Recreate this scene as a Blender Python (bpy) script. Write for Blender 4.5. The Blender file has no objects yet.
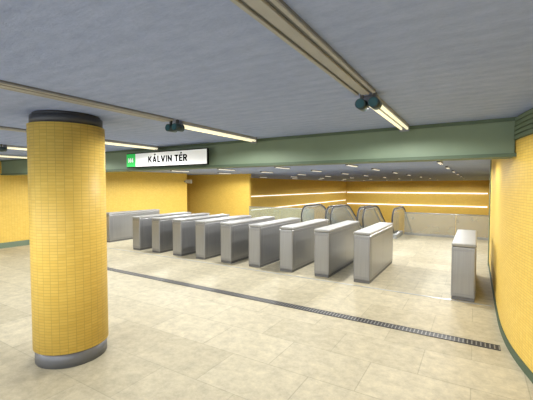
import bpy, math, bmesh
from mathutils import Vector
S=bpy.context.scene
C=S.collection
# ---------------------------------------------------------------- materials
def newmat(name):
    m=bpy.data.materials.new(name); m.use_nodes=True
    nt=m.node_tree; b=nt.nodes['Principled BSDF']; return m,nt,b
def plain(name,col,rough=.5,metal=0,emit=0,noise=0.06,scale=8,trans=0,spec=.5):
    m,nt,b=newmat(name)
    b.inputs['Roughness'].default_value=rough; b.inputs['Metallic'].default_value=metal
    b.inputs['Specular IOR Level'].default_value=spec
    tc=nt.nodes.new('ShaderNodeTexCoord'); n=nt.nodes.new('ShaderNodeTexNoise'); n.inputs['Scale'].default_value=scale
    r=nt.nodes.new('ShaderNodeValToRGB')
    r.color_ramp.elements[0].position=.3; r.color_ramp.elements[1].position=.7
    r.color_ramp.elements[0].color=(*[c*(1-noise) for c in col],1)
    r.color_ramp.elements[1].color=(*[min(1,c*(1+noise)) for c in col],1)
    nt.links.new(tc.outputs['Object'],n.inputs['Vector']); nt.links.new(n.outputs['Fac'],r.inputs['Fac'])
    nt.links.new(r.outputs['Color'],b.inputs['Base Color'])
    if emit:
        nt.links.new(r.outputs['Color'],b.inputs['Emission Color']); b.inputs['Emission Strength'].default_value=emit
    if trans:
        b.inputs['Alpha'].default_value=1-trans
    return m
def tilemat(name,c1,c2,mortar,bw,rh,ms,rough,vary=.1,coord='UV',bump=.2,offset=.5,nscale=3,rot=0,rvar=.7,spec=.5):
    m,nt,b=newmat(name)
    tc=nt.nodes.new('ShaderNodeTexCoord')
    mp=nt.nodes.new('ShaderNodeMapping'); mp.inputs['Rotation'].default_value[2]=rot
    nt.links.new(tc.outputs[coord],mp.inputs['Vector'])
    br=nt.nodes.new('ShaderNodeTexBrick'); br.offset=offset
    for k,v in (('Scale',1),('Mortar Size',ms),('Brick Width',bw),('Row Height',rh),('Mortar Smooth',.3),('Bias',0)):
        br.inputs[k].default_value=v
    br.inputs['Color1'].default_value=(*c1,1); br.inputs['Color2'].default_value=(*c2,1); br.inputs['Mortar'].default_value=(*mortar,1)
    nt.links.new(mp.outputs['Vector'],br.inputs['Vector'])
    n=nt.nodes.new('ShaderNodeTexNoise'); n.inputs['Scale'].default_value=nscale; n.inputs['Detail'].default_value=10; n.inputs['Roughness'].default_value=rvar
    nt.links.new(tc.outputs['Object'],n.inputs['Vector'])
    mr=nt.nodes.new('ShaderNodeMapRange'); mr.inputs[1].default_value=.3; mr.inputs[2].default_value=.7; mr.inputs[3].default_value=1-vary; mr.inputs[4].default_value=1+vary
    nt.links.new(n.outputs['Fac'],mr.inputs[0])
    vm=nt.nodes.new('ShaderNodeVectorMath'); vm.operation='SCALE'
    nt.links.new(br.outputs['Color'],vm.inputs[0]); nt.links.new(mr.outputs[0],vm.inputs['Scale'])
    nt.links.new(vm.outputs[0],b.inputs['Base Color'])
    b.inputs['Roughness'].default_value=rough; b.inputs['Specular IOR Level'].default_value=spec
    bp=nt.nodes.new('ShaderNodeBump'); bp.inputs['Strength'].default_value=bump; bp.inputs['Distance'].default_value=.004; bp.invert=True
    nt.links.new(br.outputs['Fac'],bp.inputs['Height']); nt.links.new(bp.outputs['Normal'],b.inputs['Normal'])
    return m
M_yel=tilemat('yellow_mosaic',(.70,.475,.095),(.75,.53,.12),(.53,.36,.08),.075,.030,.0026,.48,.05,bump=.06,offset=0,spec=.25)
M_floor=tilemat('limestone_floor',(.47,.42,.29),(.56,.505,.36),(.41,.37,.26),.9,.6,.006,.55,.27,'Object',.02,.5,7.0,0,.8,.25)
M_green=plain('green_paint',(.16,.212,.145),.6,0,0,.05,3,spec=.3)
M_greend=plain('green_paint_dark',(.075,.11,.07),.6,0,0,.06,3,spec=.3)
def steelmat(name,col,lo,hi,rough=.4,metal=.35):
    m,nt,b=newmat(name)
    tc=nt.nodes.new('ShaderNodeTexCoord'); mp=nt.nodes.new('ShaderNodeMapping'); mp.inputs['Scale'].default_value=(60,60,1.5)
    n=nt.nodes.new('ShaderNodeTexNoise'); n.inputs['Scale'].default_value=1.0; n.inputs['Detail'].default_value=3
    nt.links.new(tc.outputs['Object'],mp.inputs['Vector']); nt.links.new(mp.outputs['Vector'],n.inputs['Vector'])
    r=nt.nodes.new('ShaderNodeValToRGB'); r.color_ramp.elements[0].color=(*[c*lo for c in col],1); r.color_ramp.elements[1].color=(*[c*hi for c in col],1)
    nt.links.new(n.outputs['Fac'],r.inputs['Fac']); nt.links.new(r.outputs['Color'],b.inputs['Base Color'])
    b.inputs['Roughness'].default_value=rough; b.inputs['Metallic'].default_value=metal
    return m
M_steel=steelmat('brushed_steel',(.29,.292,.295),.88,1.12,.32,.6)
M_steelp=steelmat('brushed_steel_panel',(.33,.332,.335),.88,1.12,.28,.65)
M_steell=plain('steel_top',(.31,.31,.30),.5,.2,0,.03,5)
M_rail=plain('bright_rail_steel',(.44,.46,.48),.3,.5,0,.03,5)
M_plinth=plain('steel_plinth',(.15,.15,.15),.5,.3)
M_dark=plain('dark_plastic',(.05,.052,.056),.5)
M_cap=plain('column_cap_grey',(.035,.038,.046),.5)
M_base=plain('column_base_grey',(.14,.145,.155),.4,.2)
M_tray=plain('tray_metal',(.32,.33,.35),.5,.1)
M_trayd=plain('tray_metal_dark',(.16,.17,.195),.5,.1)
M_tube=plain('lit_tube',(1,.93,.66),.5,0,.7,.0)
M_tubef=plain('lit_tube_far',(1,.97,.86),.5,0,.6,.0)
M_line=plain('lit_strip',(1,1,1),.5,0,1.0,.0)
M_teal=plain('dark_teal_casing',(.015,.035,.042),.4)
M_lens=plain('lens_glass',(.03,.09,.11),.2)
M_white=plain('sign_white',(.80,.82,.82),.5,0,.2,.0)  # slight glow put into the white so the sign face looks bright
M_plate=plain('plate_grey',(.42,.43,.42),.5,0,0,.0)
M_black=plain('black_lettering',(.004,.004,.004),.7,0,0,0,spec=.05)
M_mgreen=plain('sign_green',(.02,.55,.10),.5,0,.2,.0)  # same added glow in the green of the line symbol
M_glass=plain('grey_glass',(.44,.45,.40),.15,0,0,.04,2,.55)
M_glassg=plain('greenish_glass',(.36,.43,.35),.15,0,0,.04,2,.6)
M_glassc=plain('balustrade_glass',(.36,.41,.40),.1,0,0,.04,2,.62)
M_rubber=plain('handrail_rubber',(.03,.03,.033),.35)
M_grate=tilemat('drain_grate',(.008,.008,.008),(.012,.012,.012),(.22,.21,.19),.045,.2,.008,.5,.05,'Object',.3,0)
M_step=plain('escalator_step',(.2,.2,.2),.5,.3)
# ceiling
def ceilmat(name,ca,cb):
    m,nt,b=newmat(name)
    tc=nt.nodes.new('ShaderNodeTexCoord'); mp=nt.nodes.new('ShaderNodeMapping'); mp.inputs['Scale'].default_value=(2.6,5.5,1)
    nt.links.new(tc.outputs['Object'],mp.inputs['Vector'])
    n=nt.nodes.new('ShaderNodeTexNoise'); n.inputs['Scale'].default_value=2.8; n.inputs['Detail'].default_value=12; n.inputs['Roughness'].default_value=.8
    nt.links.new(mp.outputs['Vector'],n.inputs['Vector'])
    n2=nt.nodes.new('ShaderNodeTexNoise'); n2.inputs['Scale'].default_value=1.1; n2.inputs['Detail'].default_value=6
    nt.links.new(tc.outputs['Object'],n2.inputs['Vector'])
    w=nt.nodes.new('ShaderNodeTexWave'); w.bands_direction='Y'; w.inputs['Scale'].default_value=2.2; w.inputs['Distortion'].default_value=1.4; w.inputs['Detail'].default_value=5
    nt.links.new(tc.outputs['Object'],w.inputs['Vector'])
    a=nt.nodes.new('ShaderNodeMath'); a.operation='MULTIPLY_ADD'; a.inputs[1].default_value=.09
    nt.links.new(w.outputs['Fac'],a.inputs[0]); nt.links.new(n.outputs['Fac'],a.inputs[2])
    a2=nt.nodes.new('ShaderNodeMath'); a2.operation='MULTIPLY_ADD'; a2.inputs[1].default_value=.3
    nt.links.new(n2.outputs['Fac'],a2.inputs[0]); nt.links.new(a.outputs[0],a2.inputs[2])
    r=nt.nodes.new('ShaderNodeValToRGB'); r.color_ramp.elements[0].position=.48; r.color_ramp.elements[1].position=.95
    r.color_ramp.elements[0].color=(*ca,1); r.color_ramp.elements[1].color=(*cb,1)
    nt.links.new(a2.outputs[0],r.inputs['Fac']); nt.links.new(r.outputs['Color'],b.inputs['Base Color'])
    b.inputs['Roughness'].default_value=.85
    bp=nt.nodes.new('ShaderNodeBump'); bp.inputs['Strength'].default_value=.5; bp.inputs['Distance'].default_value=.018
    nt.links.new(a.outputs[0],bp.inputs['Height']); nt.links.new(bp.outputs['Normal'],b.inputs['Normal'])
    return m
M_ceil=ceilmat('board_marked_concrete',(.23,.30,.535),(.35,.43,.70))
# ---------------------------------------------------------------- helpers
def link(o,parent=None):
    C.objects.link(o)
    if parent: o.parent=parent
    return o
def tag(o,label=None,cat=None,group=None):
    if label: o['label']=label
    if cat: o['category']=cat
    if group: o['group']=group
    return o
def struct(o): o['kind']='structure'; return o
def mesh(name,v,f,mat,parent=None,smooth=False,uv=None):
    me=bpy.data.meshes.new(name); me.from_pydata(v,[],f); me.update()
    me.materials.append(mat)
    if uv:
        l=me.uv_layers.new(name='UVMap')
        for i,lo in enumerate(me.loops): l.data[i].uv=uv[i]
    if smooth:
        for p in me.polygons: p.use_smooth=True
    o=bpy.data.objects.new(name,me); return link(o,parent)
def boxdata(bs):
    v=[];f=[]
    for (x0,x1,y0,y1,z0,z1) in bs:
        n=len(v)
        v+=[(x0,y0,z0),(x1,y0,z0),(x1,y1,z0),(x0,y1,z0),(x0,y0,z1),(x1,y0,z1),(x1,y1,z1),(x0,y1,z1)]
        f+=[tuple(n+i for i in q) for q in ((0,3,2,1),(4,5,6,7),(0,1,5,4),(1,2,6,5),(2,3,7,6),(3,0,4,7))]
    return v,f
def boxes(name,bs,mat,parent=None,bevel=0):
    v,f=boxdata(bs); o=mesh(name,v,f,mat,parent)
    if bevel:
        b=o.modifiers.new('Bevel','BEVEL'); b.width=bevel; b.segments=3
    return o
def cyl(name,r,p0,p1,mat,parent=None,seg=24,uvr=False):
    p0=Vector(p0);p1=Vector(p1); d=(p1-p0); L=d.length; d.normalize()
    a=Vector((0,0,1)) if abs(d.z)<.9 else Vector((1,0,0))
    u=d.cross(a).normalized(); w=d.cross(u)
    v=[];f=[];uv=[]
    for p in (p0,p1):
        for i in range(seg):
            t=2*math.pi*i/seg; v.append(tuple(p+u*math.cos(t)*r+w*math.sin(t)*r))
    for i in range(seg):
        j=(i+1)%seg; f.append((i,j,seg+j,seg+i))
        s=2*math.pi*r/seg; uv+=[(i*s,p0.z),((i+1)*s,p0.z),((i+1)*s,p1.z),(i*s,p1.z)]
    f.append(tuple(range(seg-1,-1,-1))); f.append(tuple(range(seg,2*seg)))
    uv+=[(0,0)]*(2*seg)
    o=mesh(name,v,f,mat,parent,uv=uv)
    for p in o.data.polygons:
        if len(p.vertices)==4: p.use_smooth=True
    return o
def tube(name,pts,r,mat,parent=None):
    cu=bpy.data.curves.new(name,'CURVE'); cu.dimensions='3D'; cu.bevel_depth=r; cu.bevel_resolution=2
    s=cu.splines.new('POLY'); s.points.add(len(pts)-1)
    for i,p in enumerate(pts): s.points[i].co=(*p,1)
    t=bpy.data.objects.new(name,cu); C.objects.link(t)
    dg=bpy.context.evaluated_depsgraph_get(); me=bpy.data.meshes.new_from_object(t.evaluated_get(dg))
    bpy.data.objects.remove(t); me.materials.clear(); me.materials.append(mat)
    o=bpy.data.objects.new(name,me); return link(o,parent)
def empty(name,loc):
    e=bpy.data.objects.new(name,None); e.empty_display_size=.2; e.location=loc; return link(e)
def ribbon(name,pts,z0,z1,mat,parent=None,th=0.0,smooth=False):
    n=len(pts); L=[0]
    for i in range(1,n): L.append(L[-1]+math.dist(pts[i],pts[i-1]))
    nor=[]
    for i in range(n):
        a=pts[max(0,i-1)]; b=pts[min(n-1,i+1)]
        d=Vector((b[0]-a[0],b[1]-a[1])).normalized(); nor.append(Vector((d.y,-d.x)))
    v=[];f=[];uv=[]
    for (off) in (0,th):
        for i in range(n):
            x=pts[i][0]+nor[i].x*off; y=pts[i][1]+nor[i].y*off
            v+=[(x,y,z0),(x,y,z1)]
    m=2*n
    for i in range(n-1):
        a=2*i; f.append((a,a+1,a+3,a+2)); uv+=[(L[i],z0),(L[i],z1),(L[i+1],z1),(L[i+1],z0)]
        a+=m; f.append((a,a+2,a+3,a+1)); uv+=[(L[i],z0),(L[i+1],z0),(L[i+1],z1),(L[i],z1)]
        f.append((2*i+1,m+2*i+1,m+2*i+3,2*i+3)); uv+=[(.05,.017)]*4
        f.append((2*i,2*i+2,m+2*i+2,m+2*i)); uv+=[(.05,.017)]*4
    f.append((0,m,m+1,1)); f.append((2*n-2,2*n-1,m+2*n-1,m+2*n-2)); uv+=[(.05,.017)]*8
    return mesh(name,v,f,mat,parent,uv=uv)
def copytree(root,name_loc):
    r=root.copy(); r.location=name_loc; C.objects.link(r)
    for ch in list(root.children):
        c=ch.copy(); C.objects.link(c); c.parent=r
        for g in list(ch.children):
            q=g.copy(); C.objects.link(q); q.parent=c
    return r
# ---------------------------------------------------------------- shell
CE=2.6; CB=2.45
struct(boxes('floor',[(-14.4,5.2,-5.2,14.0,-.2,0)],M_floor))
struct(boxes('ceiling',[(-12.2,5.2,-5.2,4.9,CE,CE+.15)],M_ceil))
struct(boxes('ceiling.001',[(-14.4,5.2,4.95,43.3,CB,CB+.15)],M_ceil))
YL=43.0
struct(ribbon('wall_left',[(-12,12.3),(-12,-5)],0,CE,M_yel,th=.2))
struct(ribbon('wall_left.001',[(-14.2,YL),(-14.2,12.3)],-17,CB,M_yel,th=.2))
struct(ribbon('wall_left.002',[(-14.2,12.3),(-12.2,12.3)],0,CB,M_yel,th=.2))
struct(ribbon('wall_back',[(-14.2,YL),(1.2,YL)],-17,CB,M_yel,th=-.2))
struct(ribbon('wall_shaft',[(1.2,9.6),(1.2,YL)],-17,CB,M_yel,th=.2))
cp=[(5,-5),(5,-1.2),(4.2,-.1),(3.0,.75),(2.0,1.55),(1.35,2.25),(.88,3.0),(.62,3.6),(.47,4.12),(.37,4.6),(.32,5.1),(.30,5.7),(.30,9.4)]
for _ in range(2):
    q=[cp[0]]
    for a,b in zip(cp[:-1],cp[1:]):
        q+=[(a[0]*.75+b[0]*.25,a[1]*.75+b[1]*.25),(a[0]*.25+b[0]*.75,a[1]*.25+b[1]*.75)]
    q.append(cp[-1]); cp=q
back=[p for p in cp if p[1]<=4.9]
rest=[p for p in cp if p[1]>4.9]
struct(ribbon('wall_right',back,.0,CE,M_yel,th=.25))
struct(ribbon('wall_right.001',[back[-1]]+rest+[],.0,CB,M_yel,th=.25))
struct(boxes('wall_return',[(.28,1.4,9.4,9.6,0,CB)],M_green))
def offs(pts,o):
    n=len(pts);r=[]
    for i in range(n):
        a=pts[max(0,i-1)]; b=pts[min(n-1,i+1)]
        d=Vector((b[0]-a[0],b[1]-a[1])).normalized(); r.append((pts[i][0]-d.y*o,pts[i][1]+d.x*o))
    return r
struct(ribbon('baseboard_right',offs(cp,.012),0,.085,M_greend,th=.012))
struct(ribbon('baseboard_left',offs([(-12,12.3),(-12,-5)],.012),0,.16,M_green,th=.012))
for k in range(5):
    z0=2.36+k*.048
    struct(ribbon('trim_%d'%(k+1),offs(back,.02),z0,z0+.036,M_green,th=.02))
struct(ribbon('trim_6',offs(back,.006),2.35,CE,M_greend,th=.006))
struct(ribbon('trim_7',offs([(-12,4.6),(-12,-5)],.02),2.3,CE,M_green,th=.02))
struct(boxes('trim_8',[(-12,.36,4.65,4.95,2.17,CE)],M_green,bevel=.012))
struct(boxes('trim_9',[(-12,.38,4.62,4.65,2.17,2.21)],M_greend))
struct(boxes('trim_10',[(-12,.38,4.63,4.65,2.56,2.6)],M_greend))
struct(ribbon('wall_back.001',[(-14.2,14.02),(-9.5,14.02)],-1,CB,M_yel,th=-.15))
v=[(-14.2,14.2,-.5),(1.2,14.2,-.5),(1.2,43,-17),(-14.2,43,-17)]
struct(mesh('floor.001',v,[(0,1,2,3)],M_step))
struct(boxes('trim_11',[(-11.9,.25,6.25,6.29,0,.004)],M_rail))
# ---------------------------------------------------------------- column
col=empty('column',(-3.785,2.085,0)); tag(col,'round yellow mosaic tiled column with dark cap and grey base','column')
cyl('tiled_shaft',.365,(0,0,.15),(0,0,2.48),M_yel,col,96)
cyl('base_ring',.348,(0,0,0),(0,0,.15),M_base,col,72)
cyl('cap_ring',.345,(0,0,2.48),(0,0,2.57),M_cap,col,72)
cyl('top_collar',.32,(0,0,2.57),(0,0,2.6),M_cap,col,72)
# ---------------------------------------------------------------- drain
dr=boxes('floor_drain',[(-8.4,.28,4.61,4.73,0,.006)],M_grate); tag(dr,'long slotted dark metal drainage grate set across the stone floor','drain')
boxes('frame',[(-8.4,.28,4.598,4.61,0,.008)],M_dark,dr); boxes('frame',[(-8.4,.28,4.73,4.742,0,.008)],M_dark,dr)
# ---------------------------------------------------------------- gates
g=empty('ticket_gate',(-1.83,6.5,0)); tag(g,'stainless steel ticket gate cabinet standing in a row on stone floor','ticket gate','row of ticket gates')
W=.16;Lg=2.1;H=.97
boxes('plinth',[(-W+.01,W-.01,.01,Lg-.01,0,.05)],M_plinth,g)
boxes('body',[(-W,W,0,Lg,.05,H-.055)],M_steel,g,.02)
boxes('top_cover',[(-W-.003,W+.003,-.003,Lg+.003,H-.053,H)],M_steell,g,.018)
boxes('side_panel',[(W,W+.003,.12,1.047,.12,.84)],M_steelp,g)
boxes('side_panel',[(W,W+.003,1.053,Lg-.12,.12,.84)],M_steelp,g)
boxes('front_panel',[(-W+.03,W-.03,-.004,0,.12,.84)],M_steelp,g,.002)
for k in range(1,9): copytree(g,(-1.83-.816*k,6.5,0))
gs=copytree(g,(-10.35,6.9,0)); gs['label']='stainless steel end cabinet of the gate row beside the tiled wall'
ge=copytree(g,(-.14,6.32,0)); ge.scale=(1.08,1,.95); ge['label']='single stainless steel gate cabinet standing apart beside curved yellow wall'
# ---------------------------------------------------------------- lamps
def lamp(loc,L=1.55,near=True):
    e=empty('fluorescent_lamp',loc); tag(e,'twin tube fluorescent lamp fixed to concrete ceiling, switched on','ceiling lamp','fluorescent ceiling lamps')
    k=1 if near else .6
    boxes('housing',[(-.05*k,.05*k,0,L,-.035,0)],M_tray,e)
    boxes('end_cap',[(-.055*k,.055*k,-.02,0,-.085*k,0)],M_trayd,e); boxes('end_cap',[(-.055*k,.055*k,L,L+.02,-.085*k,0)],M_trayd,e)
    for s in (-.034,.034): cyl('tube',.015*k,(s*k,.0,-.035-.016*k),(s*k,L,-.035-.016*k),M_tube if near else M_tubef,e,12)
    return e
XS=[-.76-2.2*k for k in range(5)]
first=lamp((XS[0],2.93,CE))
for x in XS[1:]: copytree(first,(x,2.93,CE))
for x in XS+[1.44]: copytree(first,(x,-2.6,CE))
far=lamp((XS[0],6.3,CB),.9,False); far['label']='small fluorescent lamp on the dark ceiling of the gate hall'; far['group']='gate hall ceiling lamps'
for i in range(6):
    for y in (6.3,9.0,11.7,15,18.5,23,28,34):
        if (i==0 and y==6.3) or (i==5 and y<17) or (i==4 and y==15): continue
        copytree(far,(XS[0]-2.2*i,y,CB))
def slight(x,y,z,p,col=(1,.99,.96),size=172):
    l=bpy.data.lights.new('lamp_and_fill_light','SPOT'); l.energy=p; l.color=col; l.spot_size=math.radians(size); l.spot_blend=.25; l.shadow_soft_size=0.0
    o=bpy.data.objects.new('lamp_and_fill_light',l); o.location=(x,y,z); C.objects.link(o); return o
for x in XS+[1.44]:
    if x<1:
        for y in (3.1,3.8): slight(x,y,CE-.09,38)
    for y in (-2.3,-1.4): slight(x,y,CE-.09,64)
for i in range(6):
    if i<5:
        for y in (6.7,9.4,12.1): slight(XS[0]-2.2*i,y,CB-.08,95 if i<4 else 150)
    if i<4: slight(XS[0]-2.2*i,15.4,CB-.08,85)
    if i%2==0:
        for y in (18.9,28.4,34.4,39.0): slight(XS[0]-2.2*i,y,CB-.08,260)  # farthest row has no fixture: fill spots added to brighten the end wall
# spotlights
def spot(x,y):
    e=empty('spotlight',(x,y,CE)); tag(e,'dark teal round spotlight mounted at the lamp end','spotlight','dark ceiling spotlights')
    boxes('bracket',[(-.012,.012,-.012,.012,-.05,0)],M_dark,e)
    cyl('casing',.042,(0,-.05,-.085),(0,.07,-.085),M_teal,e,20)
    cyl('lens',.034,(0,-.056,-.085),(0,-.05,-.085),M_lens,e,20)
    return e
s0=spot(XS[0]-.052,2.84)
copytree(s0,(XS[0]+.052,2.84,CE))
for x in XS[1:]:
    copytree(s0,(x-.052,2.84,CE)); copytree(s0,(x+.052,2.84,CE))
# cable trays
tr=empty('cable_tray',(XS[0],0,CE-.001)); tag(tr,'grey metal ribbed cable tray running along concrete ceiling','cable tray','ceiling cable trays')
T0,T1=-.9,2.76
boxes('tray_base',[(-.078,.078,T0,T1,-.012,0)],M_trayd,tr)
boxes('tray_channel',[(-.078,-.055,T0,T1,-.025,-.012)],M_tray,tr,.004)
boxes('tray_channel',[(.055,.078,T0,T1,-.025,-.012)],M_tray,tr,.004)
boxes('tray_cover',[(-.032,.032,T0,T1,-.028,-.012)],M_tray,tr,.004)
for x in XS[1:]: copytree(tr,(x,0,CE-.001))
# ---------------------------------------------------------------- station sign : heavy sans lettering from strokes
def bowl(x0,yc,r,rx,y0=None):
    return [(x0,yc+r)]+[(x0+rx-r+r*math.cos(a),yc+r*math.sin(a)) for a in [math.pi/2-math.pi*i/8 for i in range(9)]]+[(x0,yc-r)]
h=.105
GL={
'K':(.68,[[(h,0),(h,1)],[(.60,1),(.18,.45)],[(.26,.58),(.64,0)]]),
'A':(.78,[[(.10,0),(.39,.97)],[(.68,0),(.39,.97)],[(.20,.27),(.58,.27)]]),
'Á':(.78,[[(.10,0),(.39,.97)],[(.68,0),(.39,.97)],[(.20,.27),(.58,.27)],[(.36,1.13),(.54,1.31)]]),
'L':(.52,[[(h,0),(h,1)],[(h,h),(.52,h)]]),
'V':(.76,[[(.10,1),(.38,.03)],[(.66,1),(.38,.03)]]),
'I':(.21,[[(h,0),(h,1)]]),
'N':(.72,[[(h,0),(h,1)],[(h,.90),(.72-h,.10)],[(.72-h,0),(.72-h,1)]]),
'T':(.62,[[(.31,0),(.31,1)],[(0,1-h),(.62,1-h)]]),
'É':(.55,[[(h,0),(h,1)],[(h,h),(.55,h)],[(h,.51),(.51,.51)],[(h,1-h),(.55,1-h)],[(.26,1.13),(.44,1.31)]]),
'R':(.67,[[(h,0),(h,1)],bowl(h,.695,.20,.44),[(.34,.47),(.58,0)]]),
'M':(.88,[[(h,0),(h,1)],[(h+.02,.95),(.44,.2)],[(.88-h-.02,.95),(.44,.2)],[(.88-h,0),(.88-h,1)]]),
'4':(.62,[[(.44,0),(.44,1)],[(.42,.94),(.08,.30)],[(.02,.29),(.62,.29)]]),
' ':(.22,[])}
def lettering(body,x,y,z,cap,mat,parent,name,width=None,gap=.12,thick=.003):
    v=[];f=[];cx=0;hw=h
    for ch in body:
        w_,st=GL[ch]
        for pl in st:
            for (ax,az),(bx,bz) in zip(pl[:-1],pl[1:]):
                d=Vector((bx-ax,bz-az)); 
                if d.length<1e-4: continue
                d.normalize(); nx,nz=-d.y*hw,d.x*hw
                e=.02 if len(pl)>2 else 0
                ax_,az_=ax-d.x*e,az-d.y*e; bx_,bz_=bx+d.x*e,bz+d.y*e
                n=len(v)
                for yy in (0,-thick):
                    for px,pz in ((ax_+nx,az_+nz),(ax_-nx,az_-nz),(bx_-nx,bz_-nz),(bx_+nx,bz_+nz)):
                        v.append(((px+cx)*cap,yy,pz*cap))
                f+=[tuple(n+i for i in q) for q in ((4,5,6,7),(3,2,1,0),(0,1,5,4),(1,2,6,5),(2,3,7,6),(3,0,4,7))]
        cx+=w_+gap
    if width:
        mx=max(p[0] for p in v); v=[(p[0]*width/mx,p[1],p[2]) for p in v]
    o=mesh(name,v,f,mat,parent); o.location=(x,y,z); return o
sg=empty('station_sign',(-6.04,4.5,2.215)); tag(sg,'white station name sign with green line symbol mounted on green beam','sign')
boxes('sign_box',[(0,2.13,.0,.04,0,.285)],M_black,sg,.004)
for bx in (.3,1.75): boxes('bracket',[(bx,bx+.06,.04,.13,.05,.23)],M_greend,sg)
boxes('sign_face',[(.012,2.118,-.006,0,.016,.269)],M_white,sg)
boxes('line_symbol',[(.012,.275,-.012,-.006,.016,.269)],M_mgreen,sg)
lettering('M4',.07,-.013,.10,.09,M_white,sg,'symbol_lettering',.15)
lettering('KÁLVIN TÉR',.65,-.007,.08,.122,M_black,sg,'lettering',1.02)
ps=empty('wall_sign',(-11.95,12.1,1.98)); tag(ps,'small blank grey plate sign projecting from yellow wall corner','sign')
boxes('plate',[(0.05,.45,0,.03,0,.17)],M_plate,ps,.004); boxes('bracket',[(-.05,.05,.0,.03,.05,.12)],M_trayd,ps)
# ---------------------------------------------------------------- light strips on far walls
def strip(bs,loc_label):
    o=boxes('light_strip',bs,M_line); tag(o,loc_label,'strip light','long wall light strips'); return o
strip([(-14.18,-14.12,19,42.8,1.05,1.11)],'long glowing white light strip on yellow side wall')
strip([(-14.18,-14.12,19,42.8,.04,.10)],'long glowing white light strip on yellow side wall')
strip([(-14.0,1.1,42.88,42.97,1.0,1.11)],'long glowing white light strip on yellow end wall')
strip([(-14.0,1.1,42.88,42.97,-.42,-.31)],'long glowing white light strip on yellow end wall')
# ---------------------------------------------------------------- glass balustrades
def balu(x0,x1,y,mat,lab):
    e=empty('glass_balustrade',(x0,y,0)); tag(e,lab,'balustrade','glass guard rails')
    L=x1-x0; n=max(1,round(L/1.8)); 
    for i in range(n):
        boxes('glass_panel',[(L/n*i+.005,L/n*(i+1)-.005,0,.012,.0,.82)],mat,e)
    boxes('base_shoe',[(0,L,-.02,.03,0,.08)],M_steell,e)
    cyl('handrail',.02,(0,0,.84),(L,0,.84),M_rail,e,10)
    return e
balu(-9.45,-6.0,13.9,M_glassg,'greenish glass guard rail with steel handrail at floor opening')
balu(-2.3,1.15,13.9,M_glass,'pale grey glass guard rail with steel handrail at floor opening')
# ---------------------------------------------------------------- escalators
def profile(ytop=2.1,h=1.06,r=.42):
    p=[]; cz=h-r
    for i in range(0,13):
        a=-math.pi/2*1.0 - math.pi*i/12
        p.append((r*math.cos(a),cz+r*math.sin(a)))
    p.append((ytop*.6,h))
    for i in range(1,7):
        a=math.radians(30)*i/6; R=1.6
        p.append((ytop*.6+R*math.sin(a),h-R*(1-math.cos(a))))
    y,z=p[-1]; p.append((y+9*math.cos(math.radians(30)),z-9*.5))
    return p
esc=empty('escalator',(-2.9,12.6,0)); tag(esc,'descending escalator with glass sides and black rubber handrails','escalator','bank of escalators')
P=profile()
for s in (-.5,.5):
    tube('handrail',[(s,y,z) for y,z in [(.5,P[0][1])]+P],.03,M_rubber,esc)
    vv=[];ff=[]
    up=P[6:]
    for t in (-.008,.008):
        for y,z in up:
            vv.append((s+t,y,z-.02)); 
        for y,z in up:
            base=.08 if y<1.3 else .08-(y-1.3)*.5774
            vv.append((s+t,y,min(base,z-.05)))
    n=len(up)
    for i in range(n-1):
        ff.append((i,i+1,n+i+1,n+i)); ff.append((2*n+i,3*n+i,3*n+i+1,2*n+i+1))
        ff.append((i,2*n+i,2*n+i+1,i+1))
    mesh('side_glass',vv,ff,M_glassc,esc)
    P2=[(y+.0,z) for y,z in profile(h=1.0,r=.365)]
    tube('inner_rail',[(s*1.0,y,z) for y,z in P2[5:]],.018,M_rail,esc)
    sk=[(0,-.0),(1.3,0),(10.3,-5.2)]
    v=[];
    for t in (-.07,.07):
        for y,z in sk: v+=[(s+t,y,z-.3*(z<0)),(s+t,y,z+.14)]
    f=[]
    for i in (0,2):
        f+=[(i,i+1,i+3,i+2),(6+i,8+i,9+i,7+i),(i+1,7+i,9+i,i+3)]
    f.append((0,6,7,1))
    mesh('skirt',v,f,M_rail,esc)
bs=[(-.43,.43,-.3,1.3,0,.012)]
for i in range(22):
    y=1.3+i*.4; z=-.2309*(i+1); bs.append((-.43,.43,y,y+.42,z-.23,z))
boxes('step_band',bs,M_step,esc)
copytree(esc,(-4.1,12.6,0)); copytree(esc,(-5.3,12.6,0))
# ---------------------------------------------------------------- world, camera
w=bpy.data.worlds.new('World'); S.world=w; w.use_nodes=True
w.node_tree.nodes['Background'].inputs[0].default_value=(.88,.93,1,1); w.node_tree.nodes['Background'].inputs[1].default_value=2.5
cam=bpy.data.cameras.new('Camera'); co=bpy.data.objects.new('Camera',cam); C.objects.link(co)
cam.sensor_width=36; cam.lens=36*344/533; cam.clip_end=200
co.location=(0,0,1.85); co.rotation_euler=(math.pi/2-math.atan(14/344),0,math.radians(31.28))
S.camera=co
S.view_settings.view_transform='Standard'; S.view_settings.exposure=0.18
